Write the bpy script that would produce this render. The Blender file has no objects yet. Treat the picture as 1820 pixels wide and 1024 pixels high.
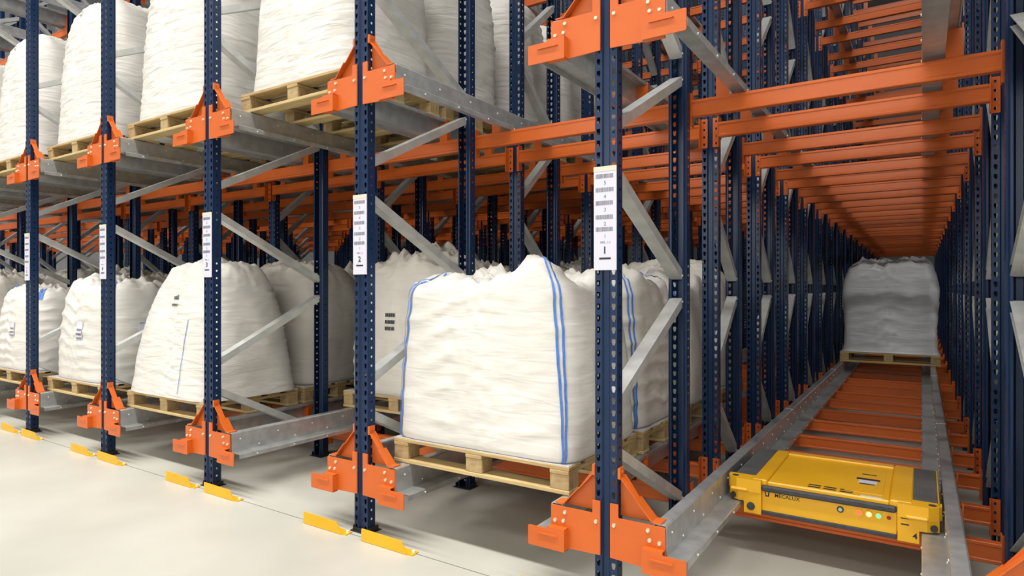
import bpy, math, random
from mathutils import Vector, Matrix, noise

# ------------------------------------------------------------------ scale, camera, light
U = 1.1                      # plan units -> metres
S = 1.45                     # lane pitch (plan units)
LZ = [0.387, 2.502, 4.617, 6.732]   # height of the rail tops, level by level
sc = bpy.context.scene
col = sc.collection

cam_d = bpy.data.cameras.new('camera')
cam = bpy.data.objects.new('camera', cam_d); col.objects.link(cam)
cam_d.sensor_width = 36.0
cam_d.lens = 1116.6 * 36.0 / 1820.0
cam_d.shift_y = 1.5 / 1820.0
cam_d.clip_end = 200
cam.location = (1.1065 * U, -2.4138 * U, 1.3244 * U)
cam.rotation_euler = (math.radians(90), 0, 0.5783)
sc.camera = cam

sc.view_settings.view_transform = 'Standard'
sc.view_settings.look = 'None'
sc.view_settings.gamma = 1.0
sc.view_settings.use_curve_mapping = False
sc.view_settings.exposure = 0.17
sc.cycles.use_denoising = True
sc.cycles.max_bounces = 8
sc.cycles.diffuse_bounces = 2
sc.cycles.glossy_bounces = 3

w = bpy.data.worlds.new('warehouse_air'); sc.world = w
w.use_nodes = True
w.node_tree.nodes['Background'].inputs[0].default_value = (0.9, 0.95, 1.0, 1)
w.node_tree.nodes['Background'].inputs[1].default_value = 0.02

def area(name, loc, sx, sy, power, rot=(0, 0, 0), color=(1, 0.97, 0.93)):
    l = bpy.data.lights.new(name, 'AREA'); l.shape = 'RECTANGLE'
    l.size = sx; l.size_y = sy; l.energy = power; l.color = color
    o = bpy.data.objects.new(name, l); col.objects.link(o)
    o.location = loc; o.rotation_euler = rot
    return o
# ceiling strip lamp over the aisle, then unseen fill lights added front and rear
area('aisle_strip_lamp', (-4, -3.0, 13.6), 34, 0.8, 4000)
area('front_fill_light', (-4, -8.0, 9.6), 34, 1.6, 420, (math.radians(14), 0, 0))  # added soft fill from behind the camera, brightens the bag fronts
area('front_fill_light', (-4, -16.0, 9.6), 34, 2.4, 550, (math.radians(24), 0, 0))
area('front_fill_light', (-4, -27.0, 6.5), 34, 3.0, 2600, (math.radians(62), 0, 0))  # added low fill, aimed flat to reach deep into the shuttle lane
area('rear_fill_light', (-4, 26.5, 13.6), 34, 0.8, 200)  # added weak fill from the far end of the lanes

# ------------------------------------------------------------------ materials
def mat(name, base, rough=0.5, metal=0.0, coat=0.0):
    m = bpy.data.materials.new(name); m.use_nodes = True
    b = m.node_tree.nodes['Principled BSDF']
    b.inputs['Base Color'].default_value = (*base, 1)
    b.inputs['Roughness'].default_value = rough
    b.inputs['Metallic'].default_value = metal
    b.inputs['Coat Weight'].default_value = coat
    return m
def nd(m, t, **kw):
    n = m.node_tree.nodes.new(t)
    for k, v in kw.items(): setattr(n, k, v)
    return n
def mottled(name, c1, c2, scale=6.0, rough=0.5, metal=0.0, bump=0.0, bscale=60.0, stretch=(1, 1, 1), detail=4.0, coat=0.0, rr=0.0):
    m = mat(name, c1, rough, metal, coat); nt = m.node_tree; L = nt.links.new
    b = nt.nodes['Principled BSDF']
    tc = nd(m, 'ShaderNodeTexCoord'); mp = nd(m, 'ShaderNodeMapping')
    mp.inputs['Scale'].default_value = stretch
    L(tc.outputs['Object'], mp.inputs['Vector'])
    n = nd(m, 'ShaderNodeTexNoise'); n.inputs['Scale'].default_value = scale; n.inputs['Detail'].default_value = detail
    L(mp.outputs[0], n.inputs['Vector'])
    r = nd(m, 'ShaderNodeValToRGB')
    r.color_ramp.elements[0].position = 0.32; r.color_ramp.elements[1].position = 0.68
    r.color_ramp.elements[0].color = (*c1, 1); r.color_ramp.elements[1].color = (*c2, 1)
    L(n.outputs['Fac'], r.inputs[0]); L(r.outputs[0], b.inputs['Base Color'])
    if rr:
        mr = nd(m, 'ShaderNodeMapRange')
        mr.inputs['To Min'].default_value = rough - rr; mr.inputs['To Max'].default_value = rough + rr
        L(n.outputs['Fac'], mr.inputs['Value']); L(mr.outputs[0], b.inputs['Roughness'])
    if bump:
        n2 = nd(m, 'ShaderNodeTexNoise'); n2.inputs['Scale'].default_value = bscale; n2.inputs['Detail'].default_value = 4
        L(mp.outputs[0], n2.inputs['Vector'])
        bp = nd(m, 'ShaderNodeBump'); bp.inputs['Strength'].default_value = bump; bp.inputs['Distance'].default_value = 0.01
        L(n2.outputs['Fac'], bp.inputs['Height']); L(bp.outputs[0], b.inputs['Normal'])
    return m

M = {}
M['blue'] = mottled('blue_paint', (0.006, 0.022, 0.068), (0.009, 0.028, 0.080), 3, 0.30, bump=0.03, bscale=200)
M['blue'].node_tree.nodes['Principled BSDF'].inputs['Specular IOR Level'].default_value = 0.32
M['orange'] = mottled('orange_paint', (0.60, 0.115, 0.012), (0.66, 0.130, 0.015), 4, 0.36, bump=0.03, bscale=160)
M['galv'] = mottled('galvanized_steel', (0.44, 0.45, 0.45), (0.58, 0.59, 0.59), 14, 0.32, 0.55, rr=0.06)
M['brace'] = mottled('galvanized_brace', (0.50, 0.515, 0.50), (0.62, 0.635, 0.62), 12, 0.38, 0.4, rr=0.06)
M['bolt'] = mat('zinc_bolt', (0.72, 0.68, 0.48), 0.35, 0.6)
M['bolt_w'] = mat('bright_bolt', (0.85, 0.85, 0.83), 0.4, 0.0)
M['yellow'] = mottled('yellow_guard_paint', (0.84, 0.42, 0.004), (0.88, 0.46, 0.008), 5, 0.4)
M['shuttle'] = mottled('yellow_shuttle_paint', (0.90, 0.46, 0.012), (0.92, 0.49, 0.016), 6, 0.34, bump=0.02, bscale=120)
M['dark'] = mat('black_plastic', (0.018, 0.018, 0.022), 0.4)
M['rubber'] = mottled('dark_rubber', (0.035, 0.036, 0.042), (0.06, 0.06, 0.066), 30, 0.55)
M['padgrey'] = mottled('grey_lift_plate', (0.13, 0.135, 0.14), (0.18, 0.185, 0.19), 10, 0.45, 0.3)
M['white'] = mat('label_white', (0.68, 0.68, 0.78), 0.5)
M['cream'] = mat('label_strip', (0.70, 0.66, 0.52), 0.5)
M['ink'] = mat('black_ink', (0.02, 0.02, 0.03), 0.6)
M['greyink'] = mat('faded_ink', (0.22, 0.22, 0.28), 0.6)
M['strapblue'] = mottled('blue_webbing', (0.05, 0.16, 0.55), (0.09, 0.24, 0.66), 60, 0.6)
M['strappale'] = mat('pale_webbing', (0.75, 0.78, 0.82), 0.6)
M['paper'] = mat('document_pouch', (0.74, 0.75, 0.83), 0.35)
M['sheet'] = mottled('slip_sheet', (0.60, 0.60, 0.61), (0.70, 0.70, 0.71), 5, 0.35, coat=0.3)
M['padink'] = mat('smudged_pink', (0.62, 0.32, 0.26), 0.6)

def wood(name, a, b_):
    m = mottled(name, a, b_, 5, 0.7, bump=0.15, bscale=40, stretch=(1.2, 14, 14), detail=6)
    return m
M['wood_deck'] = wood('pine_board', (0.42, 0.29, 0.12), (0.57, 0.41, 0.20))
M['wood_deck2'] = wood('pale_pine_board', (0.50, 0.36, 0.15), (0.64, 0.48, 0.23))
M['wood_block'] = mottled('pressed_block', (0.38, 0.26, 0.12), (0.52, 0.38, 0.19), 22, 0.8, bump=0.2, bscale=50)

def bagmat(name, c1, c2, coat, bs=0.3):
    m = mottled(name, c1, c2, 3.0, 0.5, coat=coat); nt = m.node_tree; L = nt.links.new
    b = nt.nodes['Principled BSDF']
    tc = nd(m, 'ShaderNodeTexCoord')
    mp = nd(m, 'ShaderNodeMapping'); mp.inputs['Scale'].default_value = (2.0, 2.0, 11.0)
    L(tc.outputs['Object'], mp.inputs['Vector'])
    n = nd(m, 'ShaderNodeTexNoise'); n.inputs['Scale'].default_value = 1.5; n.inputs['Detail'].default_value = 2.5; n.inputs['Distortion'].default_value = 0.5
    L(mp.outputs[0], n.inputs['Vector'])
    n3 = nd(m, 'ShaderNodeTexNoise'); n3.inputs['Scale'].default_value = 13; n3.inputs['Detail'].default_value = 3
    L(tc.outputs['Object'], n3.inputs['Vector'])
    ad = nd(m, 'ShaderNodeMath', operation='MULTIPLY_ADD'); ad.inputs[1].default_value = 0.02
    L(n3.outputs['Fac'], ad.inputs[0]); L(n.outputs['Fac'], ad.inputs[2])
    bp = nd(m, 'ShaderNodeBump'); bp.inputs['Strength'].default_value = bs; bp.inputs['Distance'].default_value = 0.03
    L(ad.outputs[0], bp.inputs['Height']); L(bp.outputs[0], b.inputs['Normal'])
    b.inputs['Coat Roughness'].default_value = 0.25
    b.inputs['Subsurface Weight'].default_value = 0.0
    return m
M['bag'] = bagmat('woven_bag', (0.70, 0.68, 0.625), (0.77, 0.75, 0.70), 0.06)
M['bag_wrinkled'] = bagmat('wrinkled_woven_bag', (0.70, 0.68, 0.625), (0.77, 0.75, 0.70), 0.06, 0.5)
M['bag_film'] = bagmat('film_wrapped_bag', (0.66, 0.625, 0.555), (0.73, 0.70, 0.63), 0.25)
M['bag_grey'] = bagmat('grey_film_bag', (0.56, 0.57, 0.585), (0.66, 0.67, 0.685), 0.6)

def emis(name, c, k):
    m = mat(name, c, 0.4)
    b = m.node_tree.nodes['Principled BSDF']
    b.inputs['Emission Color'].default_value = (*c, 1); b.inputs['Emission Strength'].default_value = k
    return m
M['l_green'] = emis('green_lamp', (0.12, 0.9, 0.25), 1.5)
M['l_red'] = emis('red_lamp', (1.0, 0.09, 0.05), 1.6)
M['l_amber'] = emis('amber_lamp', (1.0, 0.62, 0.2), 2.0)
M['l_redoff'] = mat('red_button', (0.35, 0.015, 0.012), 0.4)
M['l_white'] = mat('key_switch', (0.5, 0.66, 0.5), 0.35)

def floor_mat():
    m = mottled('sealed_concrete', (0.47, 0.46, 0.40), (0.58, 0.57, 0.505), 0.9, 0.42, bump=0.05, bscale=12, detail=7, rr=0.09)
    return m
M['floor'] = floor_mat()
M['ceiling'] = mottled('ceiling_panel', (0.30, 0.31, 0.32), (0.34, 0.35, 0.36), 0.3, 0.7)
M['wall_dark'] = mottled('dark_wall_panel', (0.07, 0.075, 0.08), (0.09, 0.095, 0.10), 0.3, 0.6)
M['wall'] = mottled('wall_panel', (0.60, 0.61, 0.62), (0.66, 0.67, 0.68), 0.3, 0.6)

# ------------------------------------------------------------------ mesh helpers
class MB:
    def __init__(s): s.v = []; s.f = []
    def add(s, vs, fs):
        o = len(s.v); s.v += [tuple(p) for p in vs]; s.f += [tuple(i + o for i in f) for f in fs]; return s
    def box(s, x0, x1, y0, y1, z0, z1):
        return s.add([(x0,y0,z0),(x1,y0,z0),(x1,y1,z0),(x0,y1,z0),(x0,y0,z1),(x1,y0,z1),(x1,y1,z1),(x0,y1,z1)],
              [(0,3,2,1),(4,5,6,7),(0,1,5,4),(1,2,6,5),(2,3,7,6),(3,0,4,7)])
    def cbox(s, x0, x1, y0, y1, z0, z1, c):     # box with chamfered edges
        vs = []; idx = {}
        for sx in (0, 1):
            for sy in (0, 1):
                for sz in (0, 1):
                    X = (x0, x1)[sx]; Y = (y0, y1)[sy]; Z = (z0, z1)[sz]
                    dx = c if not sx else -c; dy = c if not sy else -c; dz = c if not sz else -c
                    idx[sx, sy, sz] = len(vs)
                    vs += [(X, Y+dy, Z+dz), (X+dx, Y, Z+dz), (X+dx, Y+dy, Z)]
        g = lambda a, b, c_, k: idx[a, b, c_] + k
        fs = [(g(0,0,0,0),g(0,0,1,0),g(0,1,1,0),g(0,1,0,0)),(g(1,0,0,0),g(1,1,0,0),g(1,1,1,0),g(1,0,1,0)),
              (g(0,0,0,1),g(1,0,0,1),g(1,0,1,1),g(0,0,1,1)),(g(0,1,0,1),g(0,1,1,1),g(1,1,1,1),g(1,1,0,1)),
              (g(0,0,0,2),g(0,1,0,2),g(1,1,0,2),g(1,0,0,2)),(g(0,0,1,2),g(1,0,1,2),g(1,1,1,2),g(0,1,1,2))]
        for a in (0, 1):
            for b in (0, 1):
                fs.append((g(a,b,0,0),g(a,b,0,1),g(a,b,1,1),g(a,b,1,0)))
                fs.append((g(a,0,b,0),g(a,0,b,2),g(a,1,b,2),g(a,1,b,0)))
                fs.append((g(0,a,b,1),g(0,a,b,2),g(1,a,b,2),g(1,a,b,1)))
                for c_ in (0, 1): fs.append((g(a,b,c_,0),g(a,b,c_,1),g(a,b,c_,2)))
        return s.add(vs, fs)
    def prism(s, poly, axis, a, b):             # closed outline extruded along an axis
        n = len(poly)
        def P(p, t):
            return {'x': (t, p[0], p[1]), 'y': (p[0], t, p[1]), 'z': (p[0], p[1], t)}[axis]
        vs = [P(p, a) for p in poly] + [P(p, b) for p in poly]
        fs = [(i, (i+1) % n, n + (i+1) % n, n + i) for i in range(n)] + [tuple(range(n))[::-1], tuple(range(n, 2*n))]
        return s.add(vs, fs)
    def bar(s, p, q, w_, h_, up=(0, 0, 1)):
        p = Vector(p); q = Vector(q); d = (q - p).normalized()
        x = d.cross(Vector(up)).normalized(); z = x.cross(d)
        vs = [c + x*sx*w_/2 + z*sz*h_/2 for c in (p, q) for sx, sz in ((-1,-1),(1,-1),(1,1),(-1,1))]
        return s.add(vs, [(0,3,2,1),(4,5,6,7),(0,1,5,4),(1,2,6,5),(2,3,7,6),(3,0,4,7)])
    def chan(s, p, q, prof):                    # open outline (a,b) swept along p->q; a across world X, b in plane
        p = Vector(p); q = Vector(q); d = (q - p).normalized()
        x = Vector((1, 0, 0)); z = x.cross(d).normalized(); n = len(prof)
        vs = [c + x*a + z*b for c in (p, q) for a, b in prof]
        return s.add(vs, [(i, (i+1) % n, n + (i+1) % n, n + i) for i in range(n)] + [tuple(range(n))[::-1], tuple(range(n, 2*n))])
    def cyl(s, c, r, h_, axis='y', n=12, r2=None):
        r2 = r if r2 is None else r2
        vs = []
        for k, (rr, t) in enumerate(((r, 0), (r2, h_))):
            for i in range(n):
                a = 2*math.pi*i/n; u, v = rr*math.cos(a), rr*math.sin(a)
                vs.append({'y': (c[0]+u, c[1]+t, c[2]+v), 'x': (c[0]+t, c[1]+u, c[2]+v), 'z': (c[0]+u, c[1]+v, c[2]+t)}[axis])
        return s.add(vs, [(i, (i+1) % n, n + (i+1) % n, n + i) for i in range(n)] + [tuple(range(n))[::-1], tuple(range(n, 2*n))])
    def strip(s, fn, a0, a1, zs, hole):         # perforated strip: one cell per height step, a polygon hole in each
        for z0, z1 in zip(zs[:-1], zs[1:]):
            ac = (a0+a1)/2; zc = (z0+z1)/2
            outer = [(a0,z0),(a1,z0),(a1,z1),(a0,z1)]
            h = [(ac+u, zc+v) for u, v in hole]; n = len(h)
            vs = [fn(*p) for p in outer] + [fn(*p) for p in h]
            if n == 4: fs = [(0,1,5,4),(1,2,6,5),(2,3,7,6),(3,0,4,7)]
            else:      # six-sided hole: bottom-left, bottom-right, right, top-right, top-left, left
                fs = [(0,1,5,4),(1,2,7,6),(1,6,5),(2,3,8,7),(3,0,4,9),(3,9,8)]
            s.add(vs, fs)
        return s
    def mesh(s, name, m, smooth=False):
        me = bpy.data.meshes.new(name)
        me.from_pydata([(x*U, y*U, z*U) for x, y, z in s.v], [], s.f)
        me.materials.append(M[m] if isinstance(m, str) else m)
        if smooth: me.polygons.foreach_set('use_smooth', [True]*len(me.polygons))
        me.update()
        return me
    def build(s, name, m, parent=None, smooth=False, loc=(0, 0, 0)):
        return put(name, s.mesh(name, m, smooth), parent, loc)
def put(name, me, parent=None, loc=(0, 0, 0), rot=None, scale=None):
    o = bpy.data.objects.new(name, me); col.objects.link(o)
    o.location = (loc[0]*U, loc[1]*U, loc[2]*U)
    if rot: o.rotation_euler = rot
    if scale: o.scale = scale
    if parent: o.parent = parent
    return o
def tag(o, label, cat, group=None, kind=None):
    if label: o['label'] = label
    if cat: o['category'] = cat
    if group: o['group'] = group
    if kind: o['kind'] = kind
    return o
def thing(name, label, cat, loc=(0, 0, 0), group=None):
    o = bpy.data.objects.new(name, None); col.objects.link(o)
    o.empty_display_size = 0.1
    o.location = (loc[0]*U, loc[1]*U, loc[2]*U)
    return tag(o, label, cat, group)
_txt = {}
def text_mesh(body, size, m, bold=0.0):
    k = (body, size, m)
    if k not in _txt:
        cu = bpy.data.curves.new('lettering', 'FONT'); cu.body = body; cu.size = size*U
        cu.align_x = 'CENTER'; cu.align_y = 'CENTER'; cu.extrude = 0.0004; cu.offset = bold
        cu.resolution_u = 3
        t = bpy.data.objects.new('lettering', cu); col.objects.link(t)
        bpy.context.view_layer.update()
        me = bpy.data.meshes.new_from_object(t.evaluated_get(bpy.context.evaluated_depsgraph_get()))
        bpy.data.objects.remove(t); me.materials.clear(); me.materials.append(M[m]); _txt[k] = me
    return _txt[k]
ORD = ['first','second','third','fourth','fifth','sixth','seventh','eighth','ninth','tenth','eleventh','twelfth','thirteenth','fourteenth','fifteenth','sixteenth','seventeenth','eighteenth','nineteenth','twentieth'] + ['%s' % x for x in
      ('twenty-first','twenty-second','twenty-third','twenty-fourth','twenty-fifth','twenty-sixth','twenty-seventh','twenty-eighth','twenty-ninth','thirtieth','thirty-first','thirty-second','thirty-third','thirty-fourth','thirty-fifth','thirty-sixth')]
NUM = ['zero', 'one', 'two', 'three', 'four', 'five', 'six', 'seven']
LEVEL = ['lower level', 'upper level', 'third level', 'top level']
def line_name(k):     # upright lines: 0 carries plate 1, 1 carries plate 2 ...
    if k == -1: return 'line facing plate one across shuttle lane'
    if k == -2: return 'second line beyond the shuttle lane'
    if k <= 4: return 'plate %s line' % NUM[k+1]
    return '%s line counted from plate one' % ORD[k]
def post_name(k):
    if k == -1: return 'upright facing plate one'
    if k <= 4: return 'plate %s upright' % NUM[k+1]
    return '%s upright line' % ORD[k]
def side_name(k, sx):
    if sx > 0: return {0: 'shuttle lane side', -1: 'outer side'}.get(k, 'side towards plate %s' % NUM[min(k, 5)])
    return {-1: 'shuttle lane side', 0: 'side towards plate two'}.get(k, 'side away from plate %s' % NUM[min(k, 5)])
def lane_name(i):
    if i == 0: return 'empty shuttle lane'
    if i == -1: return 'lane beside shuttle lane'
    if i <= 4: return 'between plates %s and %s' % (NUM[i], NUM[i+1])
    return '%s loaded lane' % ORD[i-1]

# ------------------------------------------------------------------ the setting
def struct(name, mb, m):
    o = mb.build(name, m); o['kind'] = 'structure'; return o
struct('floor', MB().box(-26, 16, -28, -0.050, -0.3, 0), 'floor')
struct('floor', MB().box(-26, 16, -0.043, 26, -0.3, 0), 'floor')
struct('ceiling', MB().box(-26, 16, -28, 26, 12.7, 13.0), 'ceiling')
struct('wall_back', MB().box(-26, 16, 26, 26.3, 0, 12.7), 'wall_dark')
struct('wall_left', MB().box(-26.3, -26, -28, 26, 0, 12.7), 'wall')
struct('wall_right', MB().box(16, 16.3, -28, 26, 0, 12.7), 'wall')
struct('wall_front', MB().box(-26, 16, -28.3, -28, 0, 12.7), 'wall')

# ------------------------------------------------------------------ rack frames
HTOP = 7.35
PIT = 0.049
def upright_mesh():
    mb = MB()
    n = int(HTOP / PIT); zs = [i*PIT for i in range(n+1)]; zt = zs[-1]
    key = [(-0.0045,-0.013),(0.0045,-0.013),(0.0085,0.002),(0.0075,0.013),(-0.0075,0.013),(-0.0085,0.002)]
    dot = [(-0.004,-0.006),(0.004,-0.006),(0.006,0),(0.004,0.006),(-0.004,0.006),(-0.006,0)]
    for x0, x1 in ((-0.05, -0.019), (0.019, 0.05)):
        mb.strip(lambda a, z: (a, 0, z), x0, x1, zs, key)
    for sx in (-1, 1):
        mb.strip(lambda a, z, sx=sx: (sx*0.05, a, z), 0.012, 0.046, zs, dot)
    def quad(p, q): mb.add([(p[0],p[1],0),(q[0],q[1],0),(q[0],q[1],zt),(p[0],p[1],zt)], [(0,1,2,3)])
    quad((-0.019,0),(-0.012,0.009)); quad((-0.012,0.009),(0.012,0.009)); quad((0.012,0.009),(0.019,0))
    for sx in (-1, 1):
        quad((sx*0.05,0),(sx*0.05,0.012)); quad((sx*0.05,0.046),(sx*0.05,0.054)); quad((sx*0.05,0.054),(sx*0.043,0.058))
        quad((sx*0.043,0.058),(sx*0.036,0.07)); quad((sx*0.036,0.07),(sx*0.028,0.07))
    return mb.mesh('upright', 'blue')
UPR = upright_mesh()
FOOT = MB().box(-0.066, 0.066, -0.018, 0.088, 0.0, 0.005).box(-0.057, -0.052, -0.004, 0.074, 0.005, 0.03).box(0.052, 0.057, -0.004, 0.074, 0.005, 0.03)
FOOT.box(-0.057, 0.057, -0.007, -0.003, 0.005, 0.022)
FOOTM = FOOT.mesh('foot_plate', 'dark')
CH = [(-0.038,-0.0225),(0.030,-0.0225),(0.030,0.0225),(-0.038,0.0225),(-0.038,0.0195),(0.026,0.0195),(0.026,-0.0195),(-0.038,-0.0195)]
_brace = {}
def brace_mesh(depth, up, dz):
    k = (round(depth,3), up)
    if k not in _brace:
        mb = MB(); y0, y1 = 0.055, depth + 0.015
        if up: mb.chan((0, y0, 0), (0, y1, dz), CH)
        else:  mb.chan((0, y0, dz), (0, y1, 0), CH)
        for p in ((y0+0.012, 0 if up else dz), (y1-0.012, dz if up else 0)):
            mb.cyl((0.030, p[0], p[1]), 0.006, 0.006, 'x', 6)
        _brace[k] = mb.mesh('brace', 'brace')
    return _brace[k]
NZ0, NP = 0.135, 1.19
def frame(k, j, y, depth):
    x = -k*S
    big = k <= 5 or j < 3
    t = thing('rack_frame', 'blue rack frame, galvanized braces, %s, %s from aisle' % (line_name(k), ORD[j]), 'rack frame', (x, y, 0), 'rack frames')
    put('upright', UPR, t)
    put('upright', UPR, t, (0, depth + 0.07, 0), (0, 0, math.pi))
    put('foot_plate', FOOTM, t); put('foot_plate', FOOTM, t, (0, depth + 0.07, 0), (0, 0, math.pi))
    z = NZ0
    nb = 0
    while z < HTOP - 0.6:
        # back node z -> front node z + NP/2 -> back node z + NP
        dz = NP/2 - 0.165
        put('brace', brace_mesh(depth, False, dz), t, (0, 0, z + 0.07))
        if z + NP < HTOP - 0.1:
            put('brace', brace_mesh(depth, True, dz), t, (0, 0, z + NP/2 + 0.095))
        z += NP
    return t
F1, FP, D0, DJ = 1.542, 1.194, 0.903, 0.545
def fy(j): return 0.0 if j == 0 else F1 + FP*(j-1)
NF = {-2: 5, -1: 16, 0: 16, 1: 13, 2: 11, 3: 10, 4: 9, 5: 9, 6: 8, 7: 8, 8: 8, 9: 7, 10: 7, 11: 7, 12: 6, 13: 6}
FR = {}
for k, n in NF.items():
    for j in range(n):
        FR[k, j] = frame(k, j, fy(j), D0 if j == 0 else DJ)

# position plates on the front uprights
def plate(k):
    par = FR[k, 0]
    p = MB().cbox(-0.052, 0.051, -0.010, -0.004, 1.402, 1.836, 0.0015).build('position_plate', 'white', par)
    MB().box(-0.052, 0.051, -0.0108, -0.0100, 1.815, 1.836).build('header_strip', 'cream', p)
    rnd = random.Random(5+k)
    for n_, zc in zip('54321', (1.795, 1.738, 1.683, 1.624, 1.573)):
        b = MB(); x = -0.042
        while x < 0.036:
            wd = rnd.choice((0.0016, 0.0026, 0.004)); b.box(x, x+wd, -0.0106, -0.0100, zc-0.009, zc+0.009); x += wd + rnd.choice((0.0012, 0.002))
        b.build('barcode', 'greyink', p)
        put('numeral', text_mesh(n_, 0.022, 'greyink'), p, (0.0, -0.0104, zc-0.029), (math.pi/2, 0, 0))
    put('lettering', text_mesh('MPL 1-1', 0.014, 'greyink'), p, (0.002, -0.0104, 1.518), (math.pi/2, 0, 0))
    put('numeral', text_mesh('%d' % (k+1), 0.042, 'ink', 0.001), p, (-0.001, -0.0104, 1.484), (math.pi/2, 0, 0))
    MB().box(-0.026, 0.026, -0.0108, -0.0100, 1.447, 1.455).build('underline', 'ink', p)
for k in range(0, 6): plate(k)

# ------------------------------------------------------------------ cross beams
BH, BDp = 0.090, 0.045
def beam_meshes():
    L_ = S - 0.116
    pr = [(0.003,0),(0,0.003),(0,0.014),(0.004,0.018),(0.004,0.072),(0,0.076),(0,0.087),(0.003,BH),(BDp-0.003,BH),(BDp,0.087),(BDp,0.076),(BDp-0.004,0.072),(BDp-0.004,0.018),(BDp,0.014),(BDp,0.003),(BDp-0.003,0)]
    body = MB().prism(pr, 'x', 0.058, S - 0.058).mesh('beam_body', 'orange')
    mb = MB(); zs = [-0.052 + 0.0455*i for i in range(5)]
    hx = [(-0.004,-0.007),(0.004,-0.007),(0.006,0),(0.004,0.007),(-0.004,0.007),(-0.006,0)]
    mb.strip(lambda a, z: (a, 0.040, z), 0.016, 0.0585, zs, hx)
    mb.box(0.056, 0.0605, 0.0, BDp, zs[0], zs[-1])
    pl = mb.mesh('end_plate', 'orange')
    mb = MB(); mb.strip(lambda a, z: (S-a, 0.040, z), 0.016, 0.0585, zs, hx); mb.box(S-0.0605, S-0.056, 0.0, BDp, zs[0], zs[-1])
    pr_ = mb.mesh('end_plate', 'orange')
    sup = MB().box(0.190, 0.196, 0.004, 0.041, BH, BH+0.145).box(0.196, 0.256, 0.004, 0.008, BH, BH+0.125).box(0.196, 0.252, 0.008, 0.041, BH, BH+0.006)
    sl = sup.mesh('rail_support', 'orange')
    sup2 = MB(); sup2.v = [(S-x, y, z) for x, y, z in sup.v]; sup2.f = [f[::-1] for f in sup.f]
    sr = sup2.mesh('rail_support', 'orange')
    return body, pl, pr_, sl, sr
BB = beam_meshes()
def beam(i, lev, n, y, rear):
    z = LZ[lev] - 0.155 - BH
    t = thing('cross_beam', 'orange cross beam, %s, %s, %s from aisle' % (lane_name(i), LEVEL[lev], ORD[n]), 'beam', (-i*S, y, z), 'orange cross beams')
    if rear:
        r = (0, 0, math.pi); off = (S, BDp, 0)
    else:
        r = None; off = (0, 0, 0)
    t['kind'] = 'thing'
    for nm, me in (('beam_body', BB[0]), ('end_plate', BB[1]), ('end_plate', BB[2]), ('rail_support', BB[3]), ('rail_support', BB[4])):
        if nm == 'rail_support': put(nm, me, t)
        else: put(nm, me, t, off, r)
    return t
def beam_list():
    out = []
    want = {0: 4, -1: 3}
    for i in range(-1, 13):
        for lev in range(4 if i == 0 else 3):
            n = 0
            nf = min(NF.get(i, 6), NF.get(i-1, 6))
            for j in range(nf):
                if j > 0:
                    out.append((i, lev, n, fy(j) - 0.0405, False)); n += 1
                out.append((i, lev, n, fy(j) + (D0 if j == 0 else DJ) + 0.07 - 0.0045, True)); n += 1
    return out
CX, CY, CZ, YAW, FPX = 1.1065, -2.4138, 1.3244, 0.5783, 1116.6
def shown(i, lev, n, y, rear):      # how large a beam stands in the picture
    best = 0
    z = LZ[lev] - 0.2
    pts = []
    for tx in (0.06, 0.5, 0.94):
        x = -i*S + tx*S - CX; yy = y - CY
        r = math.cos(YAW)*x + math.sin(YAW)*yy; f = -math.sin(YAW)*x + math.cos(YAW)*yy
        if f < 0.3: continue
        px, py = 910 + FPX*r/f, 513.5 - FPX*(z-CZ)/f
        if -80 < px < 1900 and -60 < py < 1084: best = max(best, 1.0/f)
    w_ = 1.0
    if i > 0 and lev == 0: w_ = 0.55          # mostly behind bags
    if i == 0: w_ = 1.6
    if i == -1: w_ = 0.35
    return best*w_
beams = [b for b in beam_list() if shown(*b) > 0]
beams.sort(key=lambda b: -shown(*b))
for b in beams[:290]: beam(*b)
rest = MB()
def addm(mb, me, off, flip):
    o = len(mb.v)
    for v in me.vertices:
        x, y, z = v.co/U
        if flip: x, y = S - x, BDp - y
        mb.v.append((x+off[0], y+off[1], z+off[2]))
    mb.f += [tuple(i + o for i in p.vertices) for p in me.polygons]
for (i, lev, n, y, rear) in beams[290:]:
    off = (-i*S, y, LZ[lev] - 0.155 - BH)
    for me in BB[:3]: addm(rest, me, off, rear)
    for me in BB[3:]: addm(rest, me, off, False)
if rest.v: tag(rest.build('cross_beam', 'orange'), 'far orange cross beams fading into the dark depth of the rack', 'beams', kind='stuff')

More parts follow.
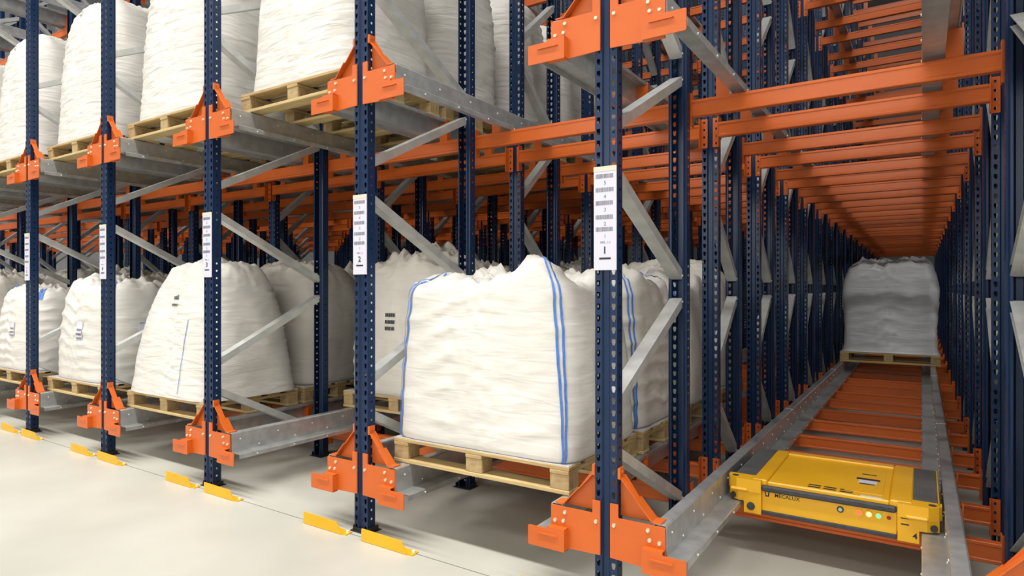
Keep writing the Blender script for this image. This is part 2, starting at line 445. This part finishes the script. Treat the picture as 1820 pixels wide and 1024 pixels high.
# ------------------------------------------------------------------ shuttle rails
RT = LZ[0]
PROF = [(0.205,-0.022),(0.205,-0.006),(0.211,0),(0.256,0),(0.262,-0.006),(0.262,-0.125),(0.341,-0.125),(0.345,-0.129),(0.345,-0.155),(0.341,-0.155),
        (0.341,-0.130),(0.257,-0.130),(0.257,-0.006),(0.255,-0.004),(0.212,-0.004),(0.209,-0.007),(0.209,-0.022)]
_rail = {}
def rail_mesh(length, right):
    k = (length, right)
    if k in _rail: return _rail[k]
    sx = -1 if right else 1
    mb = MB()
    cuts = [0.0]
    while cuts[-1] < length: cuts.append(min(length, cuts[-1] + 2.9))
    for a, b in zip(cuts[:-1], cuts[1:]):
        mb.prism([(sx*p[0], p[1]) for p in PROF], 'y', a + (0.0015 if a else 0), b)
    me = mb.mesh('rail_profile', 'galv')
    bm_ = MB(); y = 0.06
    while y < min(length, 9.0):
        bm_.cyl((sx*0.262, y, -0.045), 0.005, 0.003*sx, 'x', 6)
        bm_.cyl((sx*0.262, y+0.14, -0.104), 0.005, 0.003*sx, 'x', 6)
        bm_.cyl((sx*0.345, y+0.07, -0.142), 0.005, 0.003*sx, 'x', 6)
        y += 0.29
    bo = bm_.mesh('rivet', 'bolt_w')
    sl = MB()
    for c in cuts[1:-1]: sl.prism([(sx*0.204,-0.03),(sx*0.204,0.0012),(sx*0.263,0.0012),(sx*0.263,-0.03)], 'y', c-0.02, c+0.02)
    _rail[k] = (me, bo, sl.mesh('joint_sleeve', 'galv') if sl.v else None)
    return _rail[k]
def rail(i, lev, right, length):
    line = i if not right else i-1
    sd = ('plate %s side' % NUM[line+1]) if 0 <= line <= 4 else (('outer side' if not right else 'shuttle lane side') if i == -1 else 'side nearer plate one' if right and i > 0 else 'side farther from plate one')
    t = thing('shuttle_rail', 'galvanized shuttle rail, %s, %s, %s' % (lane_name(i), sd, LEVEL[lev]), 'rail',
              (-i*S + (S if right else 0), 0.002, LZ[lev]), 'shuttle rails')
    me, bo, sl = rail_mesh(length, right)
    put('rail_profile', me, t); put('rivet', bo, t)['kind'] = 'stuff'
    if sl: put('joint_sleeve', sl, t)
for i in range(-1, 9):
    for lev in range(3):
        ln = {0: 19.0, -1: 8.0, 1: 14.4}.get(i, 11.0)
        for right in (False, True): rail(i, lev, right, ln)

# ------------------------------------------------------------------ rail end brackets and floor guards
def bracket_meshes(sx):
    def fl(mb):
        if sx < 0:
            mb.v = [(-x, y, z) for x, y, z in mb.v]; mb.f = [f[::-1] for f in mb.f]
        return mb
    out = []
    pl = [(0.023,-0.178),(0.250,-0.186),(0.258,-0.178),(0.258,-0.008),(0.060,-0.008),(0.058,-0.004),(0.058,0.047),(0.023,0.047)]
    out.append(('face_plate', fl(MB().prism(pl[::-1], 'y', -0.010, -0.003)).mesh('face_plate', 'orange')))
    t = MB().prism([(0.174,-0.190),(0.350,-0.190),(0.354,-0.186),(0.354,-0.108),(0.350,-0.104),(0.262,-0.104),(0.258,-0.096),(0.174,-0.096)][::-1], 'y', -0.046, -0.041)
    t.box(0.174, 0.179, -0.041, -0.010, -0.190, -0.096)
    t.box(0.174, 0.256, -0.044, -0.010, -0.099, -0.094)
    t.box(0.174, 0.262, -0.044, -0.010, -0.190, -0.185)
    out.append(('guide_tab', fl(t).mesh('guide_tab', 'orange')))
    r = MB().prism([(0.204,-0.129),(0.210,-0.1235),(0.300,-0.1235),(0.306,-0.129),(0.300,-0.131),(0.210,-0.131)], 'y', -0.053, -0.046)
    out.append(('pressed_rib', fl(r).mesh('pressed_rib', 'orange')))
    g = MB().prism([(0.054,-0.006),(0.20,-0.006),(0.075,0.165),(0.054,0.165)][::-1], 'y', 0.030, 0.036)
    # sloping flange with its foot and the strap to the upright
    def quadbar(a, b, y0, y1, th):
        (x0, z0), (x1, z1) = a, b
        dx, dz = x1-x0, z1-z0; l = math.hypot(dx, dz); nx, nz = -dz/l*th, dx/l*th
        if nz < 0: nx, nz = -nx, -nz
        g.prism([(x0,z0),(x1,z1),(x1+nx,z1+nz),(x0+nx,z0+nz)], 'y', y0, y1)
    quadbar((0.062,0.152),(0.135,0.070), 0.004, 0.040, 0.005)
    quadbar((0.130,0.078),(0.200,0.001), -0.004, 0.056, 0.005)
    g.box(0.196, 0.240, -0.004, 0.056, 0.0008, 0.006)
    g.box(0.052, 0.064, 0.0, 0.040, 0.150, 0.195)
    out.append(('pallet_stop', fl(g).mesh('pallet_stop', 'orange')))
    b = []
    for (x, z) in ((0.041,-0.040),(0.188,-0.030),(0.195,-0.068),(0.236,-0.072)):
        b.append(fl(MB().cyl((x, -0.017, z), 0.0075, 0.008, 'y', 8, 0.0095)).mesh('bolt', 'bolt'))
    b.append(fl(MB().cyl((0.064, 0.018, 0.178), 0.006, 0.006, 'x', 8)).mesh('bolt', 'orange'))
    return out, b
BR = {1: bracket_meshes(1), -1: bracket_meshes(-1)}
for k in range(-1, 10):
    for lev in (0, 1):
        for sx in (1, -1):
            lane = k if sx > 0 else k+1
            t = thing('rail_bracket', 'orange rail end bracket on %s, %s, %s' % (post_name(k), side_name(k, sx), LEVEL[lev]), 'bracket', (-k*S, 0, LZ[lev]), 'rail end brackets')
            for nm, me in BR[sx][0]: put(nm, me, t)
            for me in BR[sx][1]: put('bolt', me, t)
def guard_mesh(x0, x1):
    mb = MB().prism([(x0, 0.002), (x1-0.028, 0.002), (x1-0.072, 0.062), (x0+0.004, 0.066)][::-1], 'y', -0.086, -0.080)
    f = MB().box(x0+0.002, x1-0.03, -0.080, -0.030, 0.0, 0.005).prism([(x1-0.031,-0.086),(x1,-0.080),(x1-0.005,-0.03),(x1-0.031,-0.03)], 'z', 0.0, 0.005)
    b = MB().cyl((x1-0.02, -0.05, 0.005), 0.008, 0.010, 'z', 8)
    b2 = MB().cyl((x0+0.03, -0.05, 0.005), 0.008, 0.010, 'z', 8)
    return mb.mesh('guard_plate', 'yellow'), f.mesh('foot_flange', 'yellow'), b.mesh('anchor_bolt', 'bolt_w'), b2.mesh('anchor_bolt', 'bolt_w')
GL, GR = guard_mesh(-0.372, -0.030), guard_mesh(0.090, 0.445)
for k in range(-1, 9):
    for g, side, lane in ((GL, 'left', k+1), (GR, 'right', k)):
        t = thing('floor_guard', 'yellow steel floor guard before %s, %s' % (post_name(k), side_name(k, 1 if side == 'right' else -1)), 'floor guard', (-k*S, 0, 0), 'yellow floor guards')
        for nm, me in zip(('guard_plate', 'foot_flange', 'anchor_bolt', 'anchor_bolt'), g): put(nm, me, t)

# ------------------------------------------------------------------ pallets
PW, PD, PH = 1.08, 0.80, 0.128
def pallet_parts():
    P = []
    rnd = random.Random(3)
    for y in (0.0, PD/2-0.05, PD-0.10):
        P.append(('bottom_board', MB().cbox(0, PW, y, y+0.10, 0, 0.020, 0.003).mesh('bottom_board', 'wood_deck2')))
    blk = MB().cbox(-0.050, 0.050, 0, 0.095, 0.020, 0.090, 0.003).mesh('block', 'wood_block')
    for y in (0.004, PD/2-0.047, PD-0.099):
        for x in (0.053, PW/2, PW-0.053): P.append(('block', blk, (x, y, 0)))
    st = MB().cbox(-0.050, 0.050, 0, PD, 0.090, 0.110, 0.003).mesh('stringer', 'wood_deck')
    for x in (0.053, PW/2, PW-0.053): P.append(('stringer', st, (x, 0, 0)))
    db = MB().cbox(0, PW, 0, 0.118, 0.110, PH, 0.003).mesh('deck_board', 'wood_deck')
    for q in range(5): P.append(('deck_board', db, (0, q*(PD-0.118)/4, 0)))
    return P
PAL = pallet_parts()
def pallet(loc, label, rz=0.0):
    t = thing('pallet', label, 'pallet', loc, 'wooden pallets')
    t.rotation_euler.z = rz
    for p in PAL:
        put(p[0], p[1], t, p[2] if len(p) > 2 else (0, 0, 0))
    return t

# ------------------------------------------------------------------ bulk bags
def interp(pts, t):
    n = len(pts) - 1; u = min(max(t, 0), 1)*n; i = min(int(u), n-1); f = u - i
    p0 = pts[max(i-1, 0)]; p1 = pts[i]; p2 = pts[i+1]; p3 = pts[min(i+2, n)]
    o = []
    for a, b, c, d in zip(p0, p1, p2, p3):
        o.append(0.5*((2*b) + (c-a)*f + (2*a-5*b+4*c-d)*f*f + (3*b-a-3*c+d)*f**3))
    return o
class Bag:
    """closed bag surface: prof = (rho, z) from the foot to the crown; n0/n1 squareness"""
    def __init__(s, w_, d_, h_, prof, n0=7, n1=3.2, seed=0, fold=0.008, ffreq=9, crumple=0.04, lean=(0, 0), skirt=0.0, peaks=()):
        s.__dict__.update(locals()); s.split = 0.72
    def P(s, th, t, off=0.0):
        rho, z = interp(s.prof, t)
        n = s.n0 + (s.n1 - s.n0)*max(0, min(1, z*1.05))**1.5
        c, si = math.cos(th), math.sin(th)
        a, b = s.w_/2, s.d_/2
        r = (abs(c/a)**n + abs(si/b)**n)**(-1/n)
        sd = s.seed*7.31
        side = min(1, max(0, (rho-0.55)/0.3)) if z > 0.7 else 1.0
        q = Vector((c*2.0, si*2.0, z*1.0)) + Vector((sd, sd*0.7, sd*0.3))
        # sagging horizontal folds, their rows bending and fading along the wall
        ph = z*s.ffreq*2*math.pi + 4.5*noise.noise(q*0.9) + 2.0*noise.noise(q*2.3)
        mask = max(0.0, 0.42 + 1.1*noise.noise(q*1.15 + Vector((9, 3, 1))))
        ridge = (1 - abs(math.sin(ph/2)))**1.6
        env = min(1, z*9)*min(1, max(0, (1.02-z)*5))
        dr = s.fold*(ridge*mask*3.0 - 0.35)*env
        dr += 0.018*noise.noise(q*0.8 + Vector((2, 7, 5)))*min(1, z*4)
        dr += 0.005*noise.noise(Vector((c*9, si*9, z*14)) + Vector((sd, 0, 0)))*min(1, z*9)
        rr = r*rho + (dr + off)*side
        x, y = rr*c, rr*si
        zz = z*s.h_
        top = 1 - min(1, max(0, (rho-0.62)/0.33))
        if z > 0.72:
            k = Vector((x*5.0, y*5.0, sd)); zz += s.crumple*top*(noise.noise(k)*1.3 + 0.9*noise.noise(k*2.3) + 0.9*abs(noise.noise(k*3.9)) + 0.5*abs(noise.noise(k*8.0)))
            zz += s.crumple*0.6*noise.noise(Vector((c*4, si*4, sd)))*min(1, (z-0.72)*6)
            for (px, py, amp, wd) in s.peaks:
                d2 = ((x-px)**2 + (y-py)**2)/(wd*wd)
                zz += amp*math.exp(-d2)*(0.75 + 0.6*abs(noise.noise(k*3.1)))*min(1, (z-0.72)*5)
            zz += off*top
        x += s.lean[0]*z*z; y += s.lean[1]*z*z
        return (x, y, zz)
    def body(s, m, NU=132, NV=84):
        mb = MB()
        # angles crowd towards the corners so that edges stay crisp
        ths = [2*math.pi*i/NU for i in range(NU)]
        ths = [t - 0.09*math.sin(4*t) * 1.0 for t in ths]
        for j in range(NV):
            t = j/(NV-1)*0.995
            for th in ths: mb.v.append(s.P(th, t))
        for j in range(NV-1):
            for i in range(NU):
                mb.f.append((j*NU+i, j*NU+(i+1) % NU, (j+1)*NU+(i+1) % NU, (j+1)*NU+i))
        c = len(mb.v); mb.v.append(s.P(0, 1.0)); 
        for i in range(NU): mb.f.append(((NV-1)*NU+i, (NV-1)*NU+(i+1) % NU, c))
        mb.f.append(tuple(range(NU))[::-1])
        return mb.mesh('bag_body', m, True)
    def patch(s, th0, th1, t0, t1, off=0.004, nu=6, nv=10, skew=0.0):
        mb = MB()
        for j in range(nv+1):
            for i in range(nu+1):
                v = j/nv
                mb.v.append(s.P(th0 + (th1-th0)*i/nu + skew*v, t0 + (t1-t0)*v, off))
        for j in range(nv):
            for i in range(nu):
                a = j*(nu+1)+i; mb.f.append((a, a+1, a+nu+2, a+nu+1))
        return mb
    def straps(s, corner, t1=0.80, gap=0.014, wd=0.018, t0=0.01, skew=0.0):
        def band(sg):
            mb = MB(); nv = 60
            for j in range(nv+1):
                t = t0 + (t1-t0)*j/nv; g = gap*(0.15 + 0.85*min(1, max(0, (t-0.12)/0.4)))
                w2 = wd*(0.7 + 0.3*min(1, t/0.5)); wob = 0.006*noise.noise(Vector((t*9, corner, s.seed)))
                for i in range(3): mb.v.append(s.P(corner + wob + skew*j/nv + sg*(g + w2*i/2), t, 0.006))
            for j in range(nv):
                for i in range(2): mb.f.append((j*3+i, j*3+i+1, j*3+i+4, j*3+i+3))
            return mb
        a, b = band(-1), band(1)
        o = len(a.v); a.v += b.v; a.f += [tuple(i+o for i in f) for f in b.f]
        return a
FRONT = -math.pi/2
BOX = [(0.97,0.0),(1.0,0.035),(1.0,0.14),(1.01,0.28),(1.0,0.42),(0.985,0.56),(0.96,0.70),(0.925,0.82),(0.86,0.91),(0.74,0.955),(0.50,0.975),(0.22,0.985),(0.0,0.99)]
BOXS = [(0.975,0.0),(1.0,0.03),(1.0,0.14),(0.99,0.28),(0.98,0.42),(0.965,0.56),(0.945,0.70),(0.925,0.83),(0.905,0.93),(0.84,0.985),(0.60,0.985),(0.28,0.99),(0.0,0.99)]
ROUND = [(0.96,0.0),(0.99,0.03),(0.985,0.14),(1.0,0.28),(1.01,0.42),(1.0,0.56),(0.975,0.70),(0.93,0.82),(0.83,0.91),(0.66,0.965),(0.42,0.99),(0.2,1.0),(0.0,1.0)]
MOUND = [(1.03,0.0),(1.02,0.03),(0.985,0.14),(0.955,0.28),(0.92,0.42),(0.875,0.56),(0.82,0.70),(0.75,0.82),(0.65,0.91),(0.50,0.965),(0.32,0.99),(0.15,1.0),(0.0,1.0)]
CHAMF = [(1.01,0.0),(0.97,0.04),(0.96,0.14),(0.96,0.28),(0.975,0.42),(0.99,0.56),(1.0,0.68),(0.97,0.78),(0.91,0.88),(0.84,0.95),(0.60,0.98),(0.3,0.99),(0.0,1.0)]
TAPER = [(1.0,0.0),(1.0,0.03),(0.985,0.14),(0.975,0.28),(0.965,0.42),(0.945,0.56),(0.92,0.70),(0.88,0.82),(0.79,0.91),(0.62,0.965),(0.4,0.99),(0.2,1.0),(0.0,1.0)]
class Kind: pass
def make_kind(bag, m, straps=None, labels=(), smudge=False):
    k = Kind(); k.bag = bag; k.parts = [('bag_body', bag.body(m))]
    for st in straps or ():
        k.parts.append(('strap', bag.straps(**st).mesh('strap', 'strapblue', True)))
    k.sub = []
    rnd = random.Random(bag.seed)
    for (th, wth, t0, t1, pouch, rows) in labels:
        if pouch: k.parts.append(('document_label', bag.patch(th-wth/2, th+wth/2, t0, t1, 0.005).mesh('document_label', 'paper', True)))
        mk = MB()
        for (f0, f1) in rows:
            ta, tb = t0+(t1-t0)*f0, t0+(t1-t0)*f1
            x = -0.42
            while x < 0.38:
                w_ = rnd.uniform(0.05, 0.12); q = bag.patch(th+x*wth, th+min(0.42, x+w_)*wth, ta, tb, 0.0075, 2, 2)
                o = len(mk.v); mk.v += q.v; mk.f += [tuple(i+o for i in f) for f in q.f]; x += w_ + 0.035
        k.parts.append(('printed_marks', mk.mesh('printed_marks', 'greyink' if pouch else 'ink', True)))
    return k
def spawn(k, loc, label, rz=0.0):
    t = thing('bulk_bag', label, 'bulk bag', loc, 'white bulk bags')
    t.rotation_euler.z = rz
    for nm, me in k.parts: put(nm, me, t)
    return t
C_FL, C_FR = FRONT - 0.60, FRONT + 0.63
K = {}
hx_ = math.atan2(0.40, 0.53)
cFR, cFL, cBR, cBL = -hx_, math.pi + hx_, hx_, math.pi - hx_
def bstraps(): return [dict(corner=c_, t1=0.83) for c_ in (cFR, cFL, cBR)]
K['strapA'] = make_kind(Bag(1.11, 0.79, 0.84, BOXS, 10, 8, 1, 0.006, 6, 0.05, (-0.02, 0.01), peaks=((0.30,-0.28,0.14,0.10),(0.20,-0.10,0.07,0.12),(0.45,0.1,0.10,0.10),(-0.30,0.2,0.05,0.2))), 'bag', bstraps())
K['strapB'] = make_kind(Bag(1.04, 0.78, 0.86, BOXS, 9, 6, 2, 0.007, 7, 0.05, (0.0, 0.0), peaks=((0.3,-0.2,0.09,0.12),(-0.3,0.1,0.06,0.15))), 'bag', bstraps())
K['mound'] = make_kind(Bag(1.14, 0.82, 1.02, MOUND, 6, 2.6, 3, 0.0065, 19, 0.03, (0.05, 0.02)), 'bag_wrinkled', [dict(corner=FRONT+0.50, gap=0.0, wd=0.007, t0=0.09, t1=0.42, skew=0.10)],
      [(FRONT+0.05, 0.22, 0.475, 0.525, False, [(0, 0.22), (0.62, 0.84)])])
K['film'] = make_kind(Bag(1.06, 0.77, 1.03, ROUND, 5, 2.8, 4, 0.005, 18, 0.03), 'bag_film')
K['film2'] = make_kind(Bag(1.04, 0.77, 0.98, ROUND, 5, 3.0, 5, 0.005, 14, 0.05), 'bag_film', None,
      [(FRONT-0.02, 0.34, 0.30, 0.44, True, [(0.05,0.16),(0.26,0.38),(0.50,0.62),(0.9,0.94)])])
K['print'] = make_kind(Bag(1.04, 0.80, 1.02, BOX, 6, 3.6, 6, 0.006, 9, 0.06, peaks=((0.1,0.0,0.10,0.3),)), 'bag_film', None,
      [(FRONT-0.08, 0.26, 0.37, 0.45, False, [(0.0,0.20),(0.36,0.56),(0.74,0.94)])])
for nm_, h_l, sd_l in (('label', 0.87, 7), ('labelB', 0.80, 12)):
  K[nm_] = make_kind(Bag(1.02, 0.78, h_l, BOX, 5, 3.4, sd_l, 0.006, 8, 0.045, (0.03, 0.0), peaks=((-0.25,-0.2,0.05,0.2),)), 'bag', [dict(corner=cFR+0.02, t0=0.62, t1=0.80, gap=0.004, wd=0.05), dict(corner=cFL, t0=0.62, t1=0.78, gap=0.004, wd=0.04)],
      [(FRONT+0.22, 0.26, 0.33, 0.44, True, [(0.03,0.14),(0.24,0.36),(0.48,0.60)]), (-0.05, 0.34, 0.30, 0.44, True, [(0.05,0.16),(0.26,0.38),(0.9,0.94)])])
K['tallA'] = make_kind(Bag(1.10, 0.78, 1.30, TAPER, 5, 2.8, 8, 0.0062, 22, 0.03, (0.03, 0.01)), 'bag_wrinkled')
K['tallB'] = make_kind(Bag(1.06, 0.78, 1.28, TAPER, 5, 2.8, 9, 0.006, 21, 0.03, (-0.02, 0.0)), 'bag_wrinkled', None,
      [(FRONT-0.1, 0.24, 0.62, 0.66, False, [(0, 0.25), (0.6, 0.8)])])
K['tallC'] = make_kind(Bag(1.04, 0.77, 1.25, ROUND, 4.6, 2.8, 10, 0.006, 21, 0.03), 'bag_wrinkled')
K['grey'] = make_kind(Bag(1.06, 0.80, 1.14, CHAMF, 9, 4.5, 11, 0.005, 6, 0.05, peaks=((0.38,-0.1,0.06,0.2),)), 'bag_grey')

SHEET = {}
def sheet(loc, lab):
    if 'm' not in SHEET:
        mb = MB(); n = 20; a, b = 0.532, 0.394; rnd = random.Random(2)
        edge = []
        for side in range(4):
            for q in range(n):
                f = q/n*2-1
                p = [(f*a, -b), (a, f*b), (-f*a, b), (-a, -f*b)][side]
                edge.append(p)
        m_ = len(edge)
        for zz in (0.0003, 0.0025):
            for i, p in enumerate(edge):
                s_ = 1 + 0.02*noise.noise(Vector((p[0]*5, p[1]*5, 1)))
                mb.v.append((p[0]*s_, p[1]*s_, zz))
        mb.f = [tuple(range(m_))[::-1], tuple(range(m_, 2*m_))] + [(i, (i+1) % m_, m_+(i+1) % m_, m_+i) for i in range(m_)]
        SHEET['m'] = mb.mesh('slip_sheet', 'sheet')
    o = put('slip_sheet', SHEET['m'], None, loc)
    tag(o, lab, 'slip sheet', 'slip sheets under the bags')
loads = []    # lane, level, first y, kinds
LOADS = [
    (1, 0, 0.10, ['strapA', 'strapB', 'strapA', 'film']),
    (2, 0, 1.04, ['print', 'film2', 'film', 'print']),
    (3, 0, 0.10, ['mound', 'film', 'film2', 'strapB']),
    (4, 0, 0.10, ['label', 'label', 'strapB', 'film']),
    (5, 0, 0.10, ['labelB', 'film2', 'strapA', 'film2']),
    (6, 0, 0.10, ['film2', 'film', 'strapA', 'strapB', 'film']),
    (7, 0, 0.10, ['film', 'film2', 'strapB', 'strapA', 'film']),
    (2, 1, 0.14, ['tallA', 'tallC', 'tallC', 'tallB', 'tallC']),
    (3, 1, 0.10, ['tallB', 'tallC', 'tallA', 'tallC']),
    (4, 1, 0.10, ['tallB', 'tallC', 'tallC']),
    (5, 1, 0.10, ['tallB', 'tallC', 'tallA']),
    (6, 1, 0.10, ['tallB', 'tallC', 'tallB']),
    (-1, 0, 0.12, ['film', 'film2', 'film', 'print', 'film2', 'film']),
    (-1, 1, 0.12, ['tallB', 'tallC', 'tallA', 'tallC']),
]
ADJ = {'strapA': 'blue-strapped white bulk bag', 'strapB': 'blue-strapped crumpled white bulk bag', 'mound': 'leaning wrinkled white bulk bag', 'film': 'film-wrapped cream bulk bag', 'film2': 'cream bulk bag with label',
       'print': 'cream bulk bag with printed marks', 'label': 'white bulk bag with document labels', 'labelB': 'short white bulk bag with labels', 'tallA': 'tall wrinkled white bulk bag', 'tallB': 'tall wrinkled white bulk bag', 'tallC': 'tall rounded white bulk bag', 'grey': 'grey film-wrapped bulk bag'}
rnd = random.Random(11)
for lane, lev, y0, kinds in LOADS:
    for n, kn in enumerate(kinds):
        y = y0 + n*0.85
        x = -lane*S + 0.145 + rnd.uniform(-0.012, 0.012) + (0.0 if n == 0 else rnd.uniform(-0.02, 0.02))
        where = '%s, %s, %s from aisle' % (lane_name(lane), LEVEL[lev], ORD[n])
        pallet((x, y, LZ[lev]+0.0018), 'wooden block pallet, %s' % where)
        ztop = LZ[lev] + PH + 0.0018
        sheet((x + PW/2, y + PD/2, ztop), 'white slip sheet on pallet, %s' % where)
        spawn(K[kn], (x + PW/2, y + PD/2, ztop + 0.004), '%s, %s' % (ADJ[kn], where))
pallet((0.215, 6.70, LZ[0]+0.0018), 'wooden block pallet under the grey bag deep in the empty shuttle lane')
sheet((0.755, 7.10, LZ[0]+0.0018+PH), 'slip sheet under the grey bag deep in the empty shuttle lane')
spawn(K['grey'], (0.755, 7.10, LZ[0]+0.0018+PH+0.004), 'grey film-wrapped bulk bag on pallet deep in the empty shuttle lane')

# ------------------------------------------------------------------ pallet shuttle
sh = thing('pallet_shuttle', 'yellow pallet shuttle cart with indicator lamps resting on the rails', 'shuttle cart', (0.727, 0.86, LZ[0]-0.125))
Z0 = LZ[0]-0.125
def sp(x0, x1, y0, y1, z0, z1, c=0.004): return MB().cbox(x0-0.727, x1-0.727, y0-0.86, y1-0.86, z0-Z0, z1-Z0, c)
sp(0.352, 1.098, 0.872, 1.535, 0.242, 0.352).build('chassis', 'shuttle', sh)
sp(0.442, 1.012, 0.868, 0.874, 0.228, 0.350, 0.002).build('front_panel', 'shuttle', sh)
sp(0.466, 0.985, 0.868, 1.49, 0.350, 0.374, 0.006).build('top_cover', 'shuttle', sh)
ha = sp(0.80, 0.955, 0.93, 1.30, 0.3735, 0.3755, 0.0008).build('hatch', 'shuttle', sh)
sp(0.832, 0.934, 1.155, 1.185, 0.3755, 0.377, 0.0005).build('display_frame', 'dark', ha)
sp(0.844, 0.922, 1.095, 1.150, 0.3755, 0.3765, 0.0004).build('display', 'white', ha)
sp(0.850, 0.915, 1.075, 1.092, 0.3755, 0.3765, 0.0004).build('slot', 'dark', ha)
sp(0.850, 0.915, 1.255, 1.270, 0.3755, 0.3765, 0.0004).build('slot', 'dark', ha)
for x0, x1 in ((0.398, 0.466), (0.985, 1.072)):      # raised side ridges
    sp(x0, x1, 0.868, 1.525, 0.350, 0.380, 0.005).build('top_ridge', 'shuttle', sh)
sp(0.466, 0.985, 1.455, 1.515, 0.352, 0.383, 0.005).build('rear_ridge', 'shuttle', sh)
for x0, x1 in ((0.300, 0.398), (1.072, 1.166)):      # grey lifting plates
    sp(x0, x1, 0.885, 1.535, 0.345, 0.376, 0.003).build('lifting_plate', 'padgrey', sh)
sp(1.166, 1.172, 0.885, 1.535, 0.300, 0.378, 0.002).build('edge_trim', 'shuttle', sh)
# corner housings
for sx, x0, x1 in ((1, 0.278, 0.442), (-1, 1.012, 1.180)):
    def X(a): return (x0 + a if sx > 0 else x1 - a) - 0.727
    out = [(0.012,0.868),(0.0,0.890),(0.0,0.93),(0.164,0.93),(0.164,0.845),(0.150,0.840),(0.050,0.838)]
    top = [(X(a), b-0.86) for a, b in out]
    if sx < 0: top = top[::-1]
    h_ = MB().prism(top[::-1], 'z', 0.318-Z0, 0.378-Z0); 
    hh = h_.build('corner_housing', 'shuttle', sh)
    low = [(X(a), b-0.86) for a, b in [(0.010,0.872),(0.004,0.93),(0.164,0.93),(0.164,0.846),(0.055,0.846)]]
    if sx < 0: low = low[::-1]
    MB().prism(low[::-1], 'z', 0.268-Z0, 0.318-Z0).build('corner_skirt', 'shuttle', sh)
    low = [(X(a), b-0.86) for a, b in [(0.084,0.846),(0.084,0.93),(0.164,0.93),(0.164,0.846)]]
    if sx < 0: low = low[::-1]
    MB().prism(low[::-1], 'z', 0.212-Z0, 0.268-Z0).build('corner_skirt', 'shuttle', sh)
    g = X(0.040); g2 = X(0.115)
    a_, b_ = min(g, g2), max(g, g2)
    MB().cbox(a_-0.02, b_-0.01, 0.826-0.86, 0.848-0.86, 0.318-Z0, 0.334-Z0, 0.006).build('bumper_lip', 'shuttle', hh)
    a = X(0.030)
    MB().cyl((a, 0.846-0.86, 0.287-Z0), 0.014, 0.02, 'y', 16).build('buffer', 'dark', hh)
    MB().cyl((X(0.035), 0.885-0.86, 0.3775-Z0), 0.016, 0.0015, 'z', 14).build('cap', 'rubber', hh)
    x = X(0.032)
    for y in (0.945, 1.46):
        MB().cyl((x-0.012, y-0.86, 0.034), 0.033, 0.024, 'x', 20).build('wheel', 'dark', sh)
    MB().cbox(X(0.012)-0.006, X(0.012)+0.006, 0.90-0.86, 1.53-0.86, 0.275-Z0, 0.345-Z0, 0.003).build('side_skirt', 'dark', sh)
MB().cyl((0.395-0.727, 0.838-0.86, 0.247-Z0), 0.019, 0.010, 'y', 18).build('sensor', 'rubber', sh)
sp(0.442, 1.012, 0.846, 0.872, 0.327, 0.357, 0.008).build('front_bumper', 'rubber', sh)
sp(0.442, 1.012, 0.860, 0.874, 0.210, 0.230, 0.003).build('lower_strip', 'rubber', sh)
for x, m, r in ((0.788, 'l_white', 0.010), (0.865, 'l_red', 0.0115), (0.904, 'l_amber', 0.0115), (0.942, 'l_green', 0.0105), (0.982, 'l_redoff', 0.0095)):
    ring = MB().cyl((x-0.727, 0.863-0.86, 0.299-Z0), r*1.45, 0.006, 'y', 18).build('lamp_ring', 'dark' if m == 'l_white' else 'shuttle', sh)
    MB().cyl((x-0.727, 0.859-0.86, 0.299-Z0), r*0.8, 0.005, 'y', 16, r).build('lamp_lens', m, ring)
for z in (0.315, 0.288): sp(1.028, 1.058, 0.8435, 0.8465, z-0.003, z+0.003, 0.0008).build('vent_slot', 'dark', sh)
for x in (0.645, 0.712, 0.782):
    for y in (0.892, 0.924): sp(x, x+0.054, y, y+0.017, 0.3735, 0.3748, 0.0004).build('vent_slot', 'dark', sh)
sp(0.868, 0.955, 0.876, 0.895, 0.3735, 0.3747, 0.0004).build('sticker', 'white', sh)
put('lettering', text_mesh('MECALUX', 0.025, 'ink', 0.0003), sh, (0.558-0.727, 0.8675-0.86, 0.311-Z0), (math.pi/2, 0, 0))
lg = MB().prism([(-0.012,0.010),(-0.006,0.012),(-0.004,-0.004),(0.004,-0.006),(0.006,0.012),(0.012,0.010),(0.010,-0.010),(-0.006,-0.012)], 'y', 0, 0.001)
lg.build('emblem', 'ink', sh, loc=(0.466-0.727, 0.867-0.86, 0.311-Z0))
put('numeral', text_mesh('4', 0.036, 'ink', 0.0008), sh, (1.081-0.727, 0.8450-0.86, 0.242-Z0), (math.pi/2, 0, 0))
